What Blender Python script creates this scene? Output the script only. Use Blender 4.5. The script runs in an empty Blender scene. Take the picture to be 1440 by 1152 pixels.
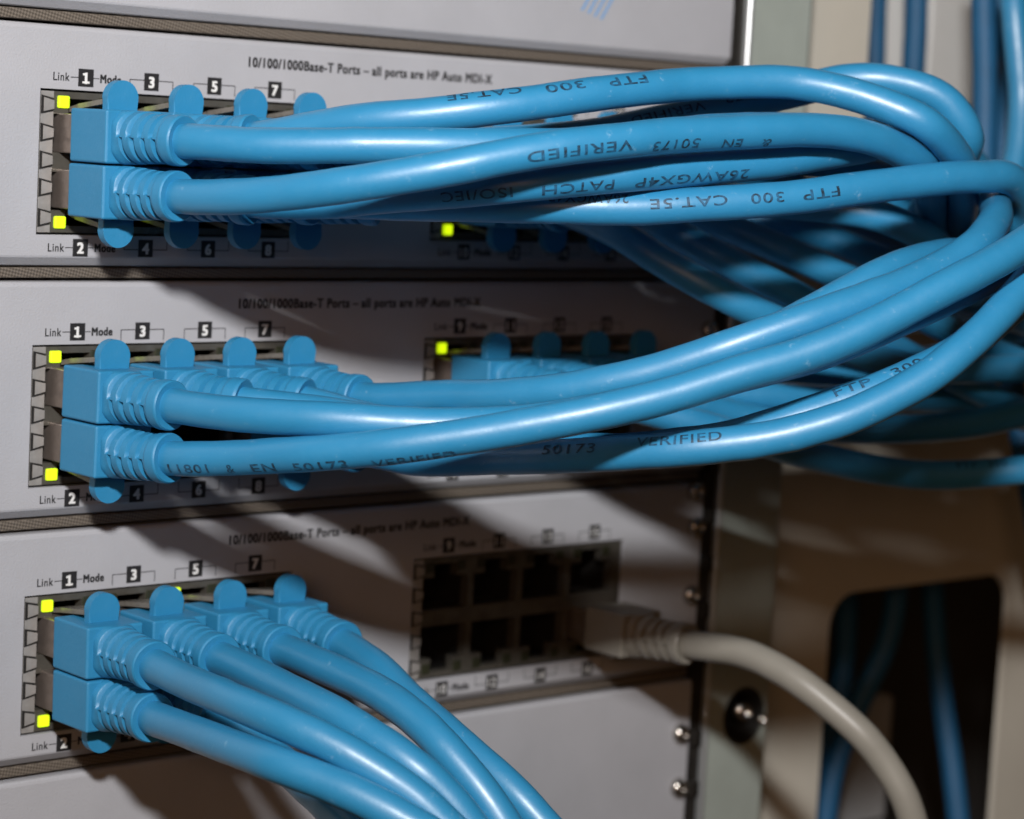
import bpy, bmesh, math, random
from mathutils import Vector, Matrix
random.seed(7)
# ------------------------------------------------------------------ camera, world, lamps, exposure
S = 0.001                                       # the scene is laid out in millimetres
scene = bpy.context.scene
col = scene.collection
cam_data = bpy.data.cameras.new('camera')
cam = bpy.data.objects.new('camera', cam_data)
col.objects.link(cam)
scene.camera = cam
cam_data.sensor_width = 36.0
cam_data.lens = 86.84
cam_data.clip_start = 0.02
cam_data.clip_end = 20.0
CR = ((0.74818446, 0.66263607, 0.03366691), (-0.66141637, 0.74087509, 0.11675826), (0.05242526, -0.10962456, 0.99258957))
CX, CF, CU = (Vector([CR[i][k] for i in range(3)]) for k in range(3))
CP = Vector((-230.597, -387.463, -3.811)) * S
m = Matrix((CX, CU, -CF)).transposed().to_4x4()
m.translation = CP
cam.matrix_world = m
cam_data.dof.use_dof = True
cam_data.dof.focus_distance = 0.427
cam_data.dof.aperture_fstop = 17.0
cam_data.dof.aperture_blades = 7

world = bpy.data.worlds.new('World')
scene.world = world
world.use_nodes = True
bg = world.node_tree.nodes['Background']
bg.inputs[0].default_value = (1.0, 0.57, 0.28, 1)       # dim warm room light
bg.inputs[1].default_value = 0.022

def area_lamp(name, loc, target, size, size_y, power, colour):
    d = bpy.data.lights.new(name, 'AREA')
    d.shape = 'RECTANGLE'; d.size = size * S; d.size_y = size_y * S
    d.energy = power; d.color = colour
    o = bpy.data.objects.new(name, d)
    col.objects.link(o)
    o.location = Vector(loc) * S
    o.rotation_euler = (Vector(target) - Vector(loc)).to_track_quat('-Z', 'Y').to_euler()
    return o
# the camera's own flash, a hand above the lens
area_lamp('flash', (-240, -390, 162), (150, 0, 40), 42, 26, 1.62, (1.0, 0.985, 0.98)).data.spread = math.radians(120)

# added warm fill, off to the left to brown the shadows under the cables
area_lamp('warm_fill', (-950, -950, 260), (60, 0, -60), 500, 300, 2.1, (1.0, 0.56, 0.30))

scene.view_settings.view_transform = 'Standard'
scene.view_settings.look = 'None'
scene.view_settings.gamma = 1.0
scene.view_settings.use_curve_mapping = False
scene.view_settings.exposure = 0.0

# ------------------------------------------------------------------ materials
MAT = {}
def mat(name, colour, rough=0.5, metal=0.0, noise=0.0, nscale=400.0, bump=0.0, bscale=3000.0, spec=0.5,
        emit=None, estr=0.0, second=None, detail=4.0, coat=0.0, rvar=0.0):
    mt = bpy.data.materials.new(name)
    mt.use_nodes = True
    nt = mt.node_tree; N = nt.nodes; Lk = nt.links
    b = N['Principled BSDF']
    b.inputs['Base Color'].default_value = (*colour, 1)
    b.inputs['Roughness'].default_value = rough
    b.inputs['Metallic'].default_value = metal
    b.inputs['Specular IOR Level'].default_value = spec
    b.inputs['Coat Weight'].default_value = coat
    tc = N.new('ShaderNodeTexCoord')
    if noise or second or rvar:
        nz = N.new('ShaderNodeTexNoise'); nz.inputs['Scale'].default_value = nscale
        nz.inputs['Detail'].default_value = detail; nz.inputs['Roughness'].default_value = 0.6
        Lk.new(tc.outputs['Object'], nz.inputs['Vector'])
        if noise or second:
            mx = N.new('ShaderNodeMix'); mx.data_type = 'RGBA'
            c2 = second or tuple(c * (1 - noise) for c in colour)
            mx.inputs[6].default_value = (*colour, 1); mx.inputs[7].default_value = (*c2, 1)
            rp = N.new('ShaderNodeMapRange'); rp.inputs[1].default_value = 0.35; rp.inputs[2].default_value = 0.7
            Lk.new(nz.outputs['Fac'], rp.inputs[0]); Lk.new(rp.outputs[0], mx.inputs[0])
            Lk.new(mx.outputs[2], b.inputs['Base Color'])
        if rvar:
            r2 = N.new('ShaderNodeMapRange'); r2.inputs[3].default_value = rough - rvar; r2.inputs[4].default_value = rough + rvar
            r2.inputs[1].default_value = 0.3; r2.inputs[2].default_value = 0.7
            Lk.new(nz.outputs['Fac'], r2.inputs[0]); Lk.new(r2.outputs[0], b.inputs['Roughness'])
    if bump:
        n2 = N.new('ShaderNodeTexNoise'); n2.inputs['Scale'].default_value = bscale; n2.inputs['Detail'].default_value = 3
        Lk.new(tc.outputs['Object'], n2.inputs['Vector'])
        bp = N.new('ShaderNodeBump'); bp.inputs['Strength'].default_value = bump; bp.inputs['Distance'].default_value = 0.0002
        Lk.new(n2.outputs['Fac'], bp.inputs['Height']); Lk.new(bp.outputs[0], b.inputs['Normal'])
    if emit:
        b.inputs['Emission Color'].default_value = (*emit, 1); b.inputs['Emission Strength'].default_value = estr
    MAT[name] = mt
    return mt

mat('panel_paint', (0.445, 0.448, 0.475), 0.42, noise=0.09, nscale=45, bump=0.4, bscale=2500, rvar=0.06)
mat('shield_metal', (0.145, 0.135, 0.115), 0.36, 0.45, noise=0.35, nscale=260, rvar=0.1, bump=0.1, bscale=900)
mat('finger_metal', (0.42, 0.40, 0.38), 0.35, 0.3, noise=0.3, nscale=260)
mat('gap_black', (0.012, 0.011, 0.01), 0.7)
mat('jack_plastic', (0.015, 0.014, 0.013), 0.45)
mat('led_lit', (0.5, 0.7, 0.02), 0.4, emit=(0.66, 0.93, 0.004), estr=1.0)
mat('led_unlit', (0.03, 0.032, 0.018), 0.35)
mat('ink_black', (0.018, 0.017, 0.018), 0.55)
mat('cable_ink', (0.012, 0.02, 0.03), 0.5, second=(0.02, 0.13, 0.26), nscale=900, detail=3)
mat('ink_white', (0.75, 0.75, 0.74), 0.5)
mat('ink_blue', (0.16, 0.36, 0.66), 0.5)
mat('plug_metal', (0.34, 0.29, 0.26), 0.34, 0.7, noise=0.3, nscale=300)
mat('latch_plastic', (0.22, 0.20, 0.175), 0.25, noise=0.4, nscale=300)
mat('grey_pvc', (0.26, 0.245, 0.21), 0.42, noise=0.1, nscale=120, bump=0.1, bscale=700)
mat('rack_paint', (0.37, 0.41, 0.37), 0.40, noise=0.12, nscale=60, bump=0.15, bscale=1200)
mat('cream_paint', (0.64, 0.605, 0.52), 0.5, noise=0.08, nscale=30, bump=0.15, bscale=1200)
mat('wall_dark', (0.045, 0.043, 0.042), 0.6, noise=0.2, nscale=25)
mat('box_paint', (0.50, 0.51, 0.52), 0.5, noise=0.1, nscale=25)
mat('light_paint', (0.72, 0.72, 0.70), 0.5, noise=0.08, nscale=30)
mat('dark_steel', (0.05, 0.045, 0.04), 0.45, 0.6, noise=0.4, nscale=200)
mat('glint_metal', (0.62, 0.66, 0.68), 0.32, 0.8)  # bright metal for the highlight on the painted post edge
mat('chrome', (0.52, 0.49, 0.45), 0.27, 1.0)

def blue_material(name, rough, scuff, bump):
    mt = mat(name, (0.022, 0.22, 0.41), rough, spec=0.75)
    nt = mt.node_tree; N = nt.nodes; Lk = nt.links; b = N['Principled BSDF']
    tc = [n for n in N if n.type == 'TEX_COORD'][0]
    n1 = N.new('ShaderNodeTexNoise'); n1.inputs['Scale'].default_value = 90; n1.inputs['Detail'].default_value = 5
    n2 = N.new('ShaderNodeTexNoise'); n2.inputs['Scale'].default_value = 420; n2.inputs['Detail'].default_value = 6; n2.inputs['Roughness'].default_value = 0.7
    n3 = N.new('ShaderNodeTexNoise'); n3.inputs['Scale'].default_value = 1600; n3.inputs['Detail'].default_value = 3
    for n in (n1, n2, n3): Lk.new(tc.outputs['Object'], n.inputs['Vector'])
    mx = N.new('ShaderNodeMix'); mx.data_type = 'RGBA'
    mx.inputs[6].default_value = (0.018, 0.203, 0.395, 1); mx.inputs[7].default_value = (0.024, 0.233, 0.445, 1)
    Lk.new(n1.outputs['Fac'], mx.inputs[0])
    # pale scuffs left by handling
    r = N.new('ShaderNodeMapRange'); r.inputs[1].default_value = 0.63; r.inputs[2].default_value = 0.74; r.inputs[4].default_value = scuff
    Lk.new(n2.outputs['Fac'], r.inputs[0])
    mx2 = N.new('ShaderNodeMix'); mx2.data_type = 'RGBA'; mx2.inputs[7].default_value = (0.22, 0.42, 0.60, 1)
    Lk.new(r.outputs[0], mx2.inputs[0]); Lk.new(mx.outputs[2], mx2.inputs[6]); Lk.new(mx2.outputs[2], b.inputs['Base Color'])
    r2 = N.new('ShaderNodeMapRange'); r2.inputs[1].default_value = 0.3; r2.inputs[2].default_value = 0.7
    r2.inputs[3].default_value = rough - 0.06; r2.inputs[4].default_value = rough + 0.09
    Lk.new(n2.outputs['Fac'], r2.inputs[0]); Lk.new(r2.outputs[0], b.inputs['Roughness'])
    ad = N.new('ShaderNodeMath'); ad.operation = 'MULTIPLY_ADD'; ad.inputs[1].default_value = 2.5
    Lk.new(n1.outputs['Fac'], ad.inputs[0]); Lk.new(n3.outputs['Fac'], ad.inputs[2])
    bp = N.new('ShaderNodeBump'); bp.inputs['Strength'].default_value = bump; bp.inputs['Distance'].default_value = 0.0003
    Lk.new(ad.outputs[0], bp.inputs['Height']); Lk.new(bp.outputs[0], b.inputs['Normal'])
blue_material('cable_blue', 0.46, 0.6, 0.09)
MAT['cable_blue'].node_tree.nodes['Principled BSDF'].inputs['Coat Weight'].default_value = 0.45
MAT['cable_blue'].node_tree.nodes['Principled BSDF'].inputs['Coat Roughness'].default_value = 0.33
blue_material('plug_blue', 0.50, 0.20, 0.14)

def led_material():
    nt = MAT['led_lit'].node_tree; N = nt.nodes; Lk = nt.links; b = N['Principled BSDF']
    tc = [n for n in N if n.type == 'TEX_COORD'][0]
    ln = N.new('ShaderNodeVectorMath'); ln.operation = 'LENGTH'; Lk.new(tc.outputs['Object'], ln.inputs[0])
    r = N.new('ShaderNodeMapRange'); r.inputs[1].default_value = 0.0003; r.inputs[2].default_value = 0.0017
    r.inputs[3].default_value = 1.35; r.inputs[4].default_value = 0.55
    Lk.new(ln.outputs['Value'], r.inputs[0]); Lk.new(r.outputs[0], b.inputs['Emission Strength'])
led_material()
mat('dark_cable_blue', (0.010, 0.10, 0.225), 0.6, noise=0.2, nscale=90)  # darker, rougher blue for the cables by the plate
def gasket_material():
    mt = mat('gasket_weave', (0.20, 0.17, 0.14), 0.55, 0.4)
    nt = mt.node_tree; N = nt.nodes; Lk = nt.links; b = N['Principled BSDF']
    tc = [n for n in N if n.type == 'TEX_COORD'][0]
    mp = N.new('ShaderNodeMapping'); mp.inputs['Rotation'].default_value = (0, math.radians(32), 0)
    ck = N.new('ShaderNodeTexChecker'); ck.inputs['Scale'].default_value = 2300
    ck.inputs[1].default_value = (0.25, 0.21, 0.17, 1); ck.inputs[2].default_value = (0.12, 0.10, 0.08, 1)
    Lk.new(tc.outputs['Object'], mp.inputs[0]); Lk.new(mp.outputs[0], ck.inputs[0]); Lk.new(ck.outputs[0], b.inputs['Base Color'])
    bp = N.new('ShaderNodeBump'); bp.inputs['Strength'].default_value = 0.6; bp.inputs['Distance'].default_value = 0.0002
    Lk.new(ck.outputs['Fac'], bp.inputs['Height']); Lk.new(bp.outputs[0], b.inputs['Normal'])
gasket_material()

# ------------------------------------------------------------------ helpers
def new_obj(name, me, material, parent=None, smooth=False):
    if material: me.materials.append(MAT[material])
    if smooth:
        for p in me.polygons: p.use_smooth = True
    o = bpy.data.objects.new(name, me)
    col.objects.link(o)
    if parent: o.parent = parent
    return o
def mesh(name, verts, faces):
    me = bpy.data.meshes.new(name)
    me.from_pydata([(v[0] * S, v[1] * S, v[2] * S) for v in verts], [], faces)
    me.update()
    return me
def from_bm(name, bm):
    bmesh.ops.recalc_face_normals(bm, faces=bm.faces[:])
    for v in bm.verts: v.co *= S
    me = bpy.data.meshes.new(name); bm.to_mesh(me); bm.free()
    return me
def empty(name, loc, label, category, group=None):
    o = bpy.data.objects.new(name, None)
    o.empty_display_size = 0.005
    col.objects.link(o)
    o.location = Vector(loc) * S
    o['label'] = label; o['category'] = category
    if group: o['group'] = group
    return o
def add_box(bm, x0, x1, y0, y1, z0, z1):
    vs = [bm.verts.new(p) for p in ((x0,y0,z0),(x1,y0,z0),(x1,y1,z0),(x0,y1,z0),(x0,y0,z1),(x1,y0,z1),(x1,y1,z1),(x0,y1,z1))]
    for f in ((0,1,2,3),(4,7,6,5),(0,4,5,1),(1,5,6,2),(2,6,7,3),(3,7,4,0)): bm.faces.new([vs[i] for i in f])
    return vs
def box_mesh(name, x0, x1, y0, y1, z0, z1, bev=0.0, seg=2):
    bm = bmesh.new(); add_box(bm, x0, x1, y0, y1, z0, z1)
    if bev: bmesh.ops.bevel(bm, geom=bm.edges[:], offset=bev, segments=seg, profile=0.5, affect='EDGES')
    return from_bm(name, bm)
def prism_mesh(name, pts, y0, y1, bev=0.0):
    """outline in x, z pushed from y0 to y1"""
    bm = bmesh.new()
    a = [bm.verts.new((x, y0, z)) for x, z in pts]; b = [bm.verts.new((x, y1, z)) for x, z in pts]
    bm.faces.new(a); bm.faces.new(b[::-1]); n = len(pts)
    for i in range(n): bm.faces.new((a[i], b[i], b[(i+1) % n], a[(i+1) % n]))
    if bev:
        es = [e for e in bm.edges if abs(e.verts[0].co.y - e.verts[1].co.y) < 1e-6]
        bmesh.ops.bevel(bm, geom=es, offset=bev, segments=3, profile=0.5, affect='EDGES')
    return from_bm(name, bm)
def holed_plate(bm, xs, zs, hole, y, depth):
    """front sheet of grid cells at y, cells for which hole(cx, cz) is true left open with walls back to y + depth"""
    V = {}
    def v(i, j, back=False):
        k = (i, j, back)
        if k not in V: V[k] = bm.verts.new((xs[i], y + (depth if back else 0), zs[j]))
        return V[k]
    H = {(i, j): hole((xs[i]+xs[i+1])/2, (zs[j]+zs[j+1])/2) for i in range(len(xs)-1) for j in range(len(zs)-1)}
    for (i, j), h in H.items():
        if not h: bm.faces.new((v(i,j), v(i+1,j), v(i+1,j+1), v(i,j+1)))
        else:
            for (a, b, n) in (((i,j),(i+1,j),(i,j-1)), ((i+1,j),(i+1,j+1),(i+1,j)), ((i+1,j+1),(i,j+1),(i,j+1)), ((i,j+1),(i,j),(i-1,j))):
                if not H.get(n, False): bm.faces.new((v(*a), v(*b), v(*b, True), v(*a, True)))

TEXTS = {}
def text_mesh(body, bold=0.0):
    """flat glyph mesh in x, y (cap height 1, starting at x = 0)"""
    k = (body, bold)
    if k not in TEXTS:
        c = bpy.data.curves.new('glyphs', 'FONT'); c.body = body; c.offset = bold; c.resolution_u = 4; c.space_character = 1.12
        o = bpy.data.objects.new('glyphs', c); col.objects.link(o)
        dg = bpy.context.evaluated_depsgraph_get()
        me = bpy.data.meshes.new_from_object(o.evaluated_get(dg))
        pts = [(v.co.x / 0.729, v.co.y / 0.729) for v in me.vertices]
        x0 = min(p[0] for p in pts); x1 = max(p[0] for p in pts)
        TEXTS[k] = ([(p[0] - x0, p[1]) for p in pts], [tuple(p.vertices) for p in me.polygons], x1 - x0)
        bpy.data.objects.remove(o); bpy.data.curves.remove(c); bpy.data.meshes.remove(me)
    return TEXTS[k]
def panel_text(name, body, x, z, cap, width, material, parent, heavy=0.0, centre=False, y=-0.05):
    pts, fs, w = text_mesh(body)
    k = (width / w) if width else cap
    if centre: x -= w * k / 2
    vs, ff = [], []
    shifts = [(0, 0)] if not heavy else [(dx * heavy, dz * heavy * 0.6) for dx in (-1, -0.33, 0.33, 1) for dz in (-1, 1)]
    for i, (dx, dz) in enumerate(shifts):           # heavy type is laid down as stacked, slightly shifted prints
        n = len(vs)
        vs += [(x + px * k + dx, y - 0.002 * i, z + py * cap + dz) for px, py in pts]
        ff += [tuple(q + n for q in f) for f in fs]
    return new_obj(name, mesh(name, vs, ff), material, parent)

# ------------------------------------------------------------------ the switch modules
PITCH, BH, BW, B2, PC, JP = 45.926, 25.257, 59.76, 91.4, 8.88, 13.97
X_LEFT, X_RIGHT = -70.0, 176.0
def faceplate_mesh(ports):
    bm = bmesh.new()
    zt, zb = 11.8, -29.4
    g = 0.4
    cuts = [(b * B2 - g, b * B2 + BW + g) for b in (0, 1)] if ports else []
    xs = sorted([X_LEFT, X_RIGHT] + [c for p in cuts for c in p]); zs = [zb, -BH - g, g, zt - 0.9] if ports else [zb, zt - 0.9]
    holed_plate(bm, xs, zs, lambda x, z: ports and -BH - g < z < g and any(a < x < b for a, b in cuts), 0.0, 3.4)
    prof_t = [(0, zt - 0.9), (0.12, zt - 0.45), (0.45, zt - 0.12), (0.9, zt), (7, zt)]
    prof_b = [(0, zb), (0.12, zb - 0.35), (1.5, zb - 1.75), (1.9, zb - 1.95), (7, zb - 1.95)]
    for pr in (prof_t, prof_b):
        for (ya, za), (yb, zc) in zip(pr, pr[1:]):
            bm.faces.new([bm.verts.new(p) for p in ((X_LEFT, ya, za), (X_RIGHT, ya, za), (X_RIGHT, yb, zc), (X_LEFT, yb, zc))])
    bm.faces.new([bm.verts.new(p) for p in ((X_RIGHT, 0, zb), (X_RIGHT, 7, zb - 1.9), (X_RIGHT, 7, zt), (X_RIGHT, 0, zt - 0.9))])
    bmesh.ops.remove_doubles(bm, verts=bm.verts[:], dist=0.0005)
    return from_bm('faceplate', bm)

def shield_mesh():
    """stamped front of the stacked jack block with its eight stepped openings"""
    bm = bmesh.new()
    xs = {0.0, BW}
    for k in range(4):
        c = PC + JP * k
        xs |= {c - 6.15, c + 6.15, c - 3.1, c + 3.1}
    xs = sorted(xs)
    zs = sorted([0.0, -1.2, -4.0, -10.9, -BH, -BH + 1.2, -BH + 4.0, -BH + 10.9])
    def hole(x, z):
        zz = min(-z, BH + z)
        for k in range(4):
            d = abs(x - PC - JP * k)
            if (4.0 < zz < 10.9 and d < 6.15) or (1.2 < zz <= 4.0 and d < 3.1): return True
        return False
    holed_plate(bm, xs, zs, hole, 0.5, 2.2)
    # outer rim folded back
    rim = [(0, 0), (BW, 0), (BW, -BH), (0, -BH)]
    for i in range(4):
        a, b = rim[i], rim[(i + 1) % 4]
        bm.faces.new([bm.verts.new(p) for p in ((a[0], 0.5, a[1]), (b[0], 0.5, b[1]), (b[0], 3.3, b[1]), (a[0], 3.3, a[1]))])
    return from_bm('shield', bm)
def cavity_mesh():
    bm = bmesh.new()
    vs = add_box(bm, -6.5, 6.5, 2.6, 12.0, -9.9, 0.9)
    bmesh.ops.delete(bm, geom=[f for f in bm.faces if all(abs(v.co.y - 2.6) < 1e-6 for v in f.verts)], context='FACES')
    # contact comb in the roof of the opening
    for i in range(8): add_box(bm, -3.7 + i * 1.02, -3.3 + i * 1.02, 4.5, 10.5, -9.3, -8.2)
    return from_bm('jack', bm)
def finger_mesh(hl, hr):
    return prism_mesh('spring_finger', [(0.45, hl / 2), (0.45, -hl / 2), (2.58, -hr / 2), (2.58, hr / 2)], -0.02, 0.16, 0.05)
def slot_mesh(hl, hr):
    return prism_mesh('finger_slot', [(0.02, hl / 2 + 0.42), (0.02, -hl / 2 - 0.42), (2.5, -hr / 2 - 0.42), (2.5, hr / 2 + 0.42)], 0.2, 0.34)
SH = shield_mesh(); CV = cavity_mesh(); SH.materials.append(MAT['shield_metal']); CV.materials.append(MAT['jack_plastic'])
LEDM = {}
for k in ('led_lit', 'led_unlit'):
    LEDM[k] = box_mesh('led', -1.15, 1.15, -0.05, 2.0, -1.1, 1.1, 0.25); LEDM[k].materials.append(MAT[k])
FG = [(finger_mesh(2.5, 1.5), slot_mesh(2.5, 1.5))] * 5
FM, SM = FG[0]
FLANGE = box_mesh('side_flange', 0.0, 2.62, 0.36, 0.49, -BH, 0.0, 0.03); FLANGE.materials.append(MAT['finger_metal'])
FM.materials.append(MAT['finger_metal']); SM.materials.append(MAT['gap_black'])
BACK = box_mesh('block_backing', -0.39, BW + 0.39, 3.42, 3.6, -BH - 0.39, 0.39)
def link(name, me, parent, loc=(0, 0, 0)):
    o = bpy.data.objects.new(name, me); col.objects.link(o); o.parent = parent; o.location = Vector(loc) * S
    return o
def port_block(module, b, lit):
    blk = link('port_block', SH, module, (b * B2, 0, 0))
    if b: blk['label'] = 'second block of stacked ports'
    for k in range(4):
        for low in (0, 1):
            x = PC + JP * k
            j = link('jack', CV, blk, (x, 0, -2.0 if not low else -BH + 2.0))
            if low: j.scale = (1, 1, -1)
            for s, kind in ((-4.3, 'link'), (4.3, 'mode')):
                z = -1.85 if not low else -BH + 1.85
                link('led', LEDM['led_lit' if (k, low, kind) in lit else 'led_unlit'], blk, (x + s, 0.35 if (k, low, kind) not in lit else 0, z))
    link('side_flange', FLANGE, blk)
    for z in (-2.4, -7.4, -12.3, -17.2, -22.6):
        link('finger_slot', SM, blk, (0, 0, z)); link('spring_finger', FM, blk, (0, 0, z))
    return blk
def dark_back(module, b):
    bm = bmesh.new(); g = 0.38
    x0, x1 = b * B2 - g, b * B2 + BW + g
    xs = sorted([x0, x1, b * B2 + 0.2, b * B2 + BW - 0.2]); zs = sorted([g, -BH - g, -0.2, -BH + 0.2])
    holed_plate(bm, xs, zs, lambda x, z: b * B2 + 0.2 < x < b * B2 + BW - 0.2 and -BH + 0.2 < z < -0.2, 3.0, 0.3)
    new_obj('cutout_shadow_gap', from_bm('cutout_shadow_gap', bm), 'gap_black', module)
NUM_SZ = 3.15
def port_labels(module, b):
    for k in range(4):
        for low in (0, 1):
            n = b * 8 + 2 * k + 1 + low
            x = b * B2 + PC + JP * k; z = 2.67 if not low else -BH - 2.67
            bx = new_obj('port_number', mesh('port_number', [(x - 1.6, -0.03, z - 1.6), (x + 1.6, -0.03, z - 1.6), (x + 1.6, -0.03, z + 1.6), (x - 1.6, -0.03, z + 1.6)], [(0, 1, 2, 3)]), 'ink_black', module)
            panel_text('digit', str(n), x, z - 1.0, 2.0, None if n < 10 else 2.0, 'ink_white', bx, 0.13 if b == 0 else 0.03, True, -0.06)
            if n < 10 and n == 1:
                for xa, xb, za_, zb_ in ((-0.75, 0.75, -1.0, -0.62), (-0.7, 0.1, 0.42, 0.82)):
                    new_obj('digit_serif', mesh('digit_serif', [(x + xa, -0.085, z + za_), (x + xb, -0.085, z + za_), (x + xb, -0.085, z + zb_), (x + xa, -0.085, z + zb_)], [(0, 1, 2, 3)]), 'ink_white', bx)
            t = 0.16
            if k == 0:
                panel_text('link_text', 'Link', x - 6.75, z - 0.72, 1.55, 3.3, 'ink_black', module, 0.03)
                panel_text('mode_text', 'Mode', x + 3.05, z - 0.72, 1.55, 4.3, 'ink_black', module, 0.09)
                segs = [(x - 3.2, x - 1.6, z - t/2, z + t/2), (x + 1.6, x + 2.8, z - t/2, z + t/2)]
            else:
                sg = -1 if not low else 1
                za = z + 0.25 * -sg; zz = sorted((za, za + sg * 2.0))
                segs = [(x - 4.75, x - 1.6, za - t/2, za + t/2), (x + 1.6, x + 4.75, za - t/2, za + t/2),
                        (x - 4.75, x - 4.75 + t, zz[0], zz[1]), (x + 4.75 - t, x + 4.75, zz[0], zz[1])]
            vs, fs = [], []
            for i, (xa, xb, zc, zd) in enumerate(segs):
                y = -0.035 - 0.004 * i
                vs += [(xa, y, zc), (xb, y, zc), (xb, y, zd), (xa, y, zd)]; fs.append(tuple(range(4 * i, 4 * i + 4)))
            new_obj('bracket_line', mesh('bracket_line', vs, fs), 'ink_black', module)

FP_P = faceplate_mesh(True); FP_P.materials.append(MAT['panel_paint'])
FP_B = faceplate_mesh(False); FP_B.materials.append(MAT['panel_paint'])
GK = box_mesh('gasket', X_LEFT, X_RIGHT, 1.5, 7, -33.55, -31.65, 0.3); GK.materials.append(MAT['gasket_weave'])
BODY = box_mesh('module_body', X_LEFT + 1, X_RIGHT - 1, 14, 60, -33.8, 11.5); BODY.materials.append(MAT['gap_black'])
def screw_mesh(r, h):
    """domed head with a cross recess"""
    bm = bmesh.new(); n = 20; rings = [(0, 0), (r, 0), (r, 0.35 * h), (0.86 * r, 0.72 * h), (0.55 * r, h), (0.5 * r, h), (0.42 * r, 0.55 * h), (0, 0.5 * h)]
    prev = None
    for rr, yy in rings:
        if rr == 0: cur = [bm.verts.new((0, -yy, 0))]
        else: cur = [bm.verts.new((rr * math.cos(2*math.pi*i/n), -yy, rr * math.sin(2*math.pi*i/n))) for i in range(n)]
        if prev:
            for i in range(n):
                a = prev[i % len(prev)]; b_ = prev[(i + 1) % len(prev)]; c = cur[(i + 1) % len(cur)]; d = cur[i % len(cur)]
                f = []
                for q in (a, b_, c, d):
                    if q not in f: f.append(q)
                if len(f) > 2: bm.faces.new(f)
        prev = cur
    return from_bm('screw', bm)
SCREW = screw_mesh(2.3, 1.9); SCREW.materials.append(MAT['chrome'])
for p in SCREW.polygons: p.use_smooth = True
MODULES = [
    (-1, False, 'blank pale grey switch panel with a printed blue mark, above every port module', ()),
    (0, True, 'port module directly under the blank panel with the blue mark', ()),
    (1, True, 'port module sandwiched between two others, lit green lamp in both its port blocks', ()),
    (2, True, 'port module with empty sockets in its second block and one grey cable', ()),
    (3, False, 'blank pale grey switch panel below the module with empty sockets', ()),
]
LIT = {(0, 0): {(0, 0, 'link'), (1, 0, 'link'), (0, 1, 'link'), (1, 1, 'link')}, (0, 1): {(0, 1, 'link'), (0, 0, 'link')},
       (1, 0): {(0, 0, 'link'), (1, 0, 'link'), (0, 1, 'link')}, (1, 1): {(0, 0, 'link')},
       (2, 0): {(0, 0, 'link'), (0, 1, 'link'), (2, 0, 'link')}, (2, 1): set()}
for r, ports, label, _ in MODULES:
    mod = empty('switch_module', (0, 0, -PITCH * r), label, 'network switch', 'modules stacked in the switch chassis')
    link('faceplate', FP_P if ports else FP_B, mod)
    link('gasket', GK, mod)
    link('module_body', BODY, mod)
    for x, z in {1: ((174.2, 0.8),), 2: ((173.0, 10.0), (174.0, 1.8), (173.6, -14.0)), 3: ((173.0, -0.5), (173.4, -13.3))}.get(r, ()):
        link('screw', SCREW, mod, (x, 0, z))
    if ports:
        for b in (0, 1):
            dark_back(mod, b); port_block(mod, b, LIT[(r, b)]); port_labels(mod, b)
        panel_text('port_heading', '10/100/1000Base-T Ports \u2013 all ports are HP Auto MDI-X', 44.5, 6.75, 1.9, 61.0, 'ink_black', mod, 0.10)
    elif r == -1:
        for i in range(4):                       # blue strokes of the printed mark
            x = 129.4 + i * 1.9
            zz = 22.0 - PITCH + 1.0 * (3 - i) * 0.5
            new_obj('printed_stroke', mesh('printed_stroke', [(x, -0.03, zz), (x + 0.75, -0.03, zz), (x + 5.0, -0.03, zz + 6.5), (x + 4.3, -0.03, zz + 6.5)], [(0, 1, 2, 3)]), 'ink_blue', mod)

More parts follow.
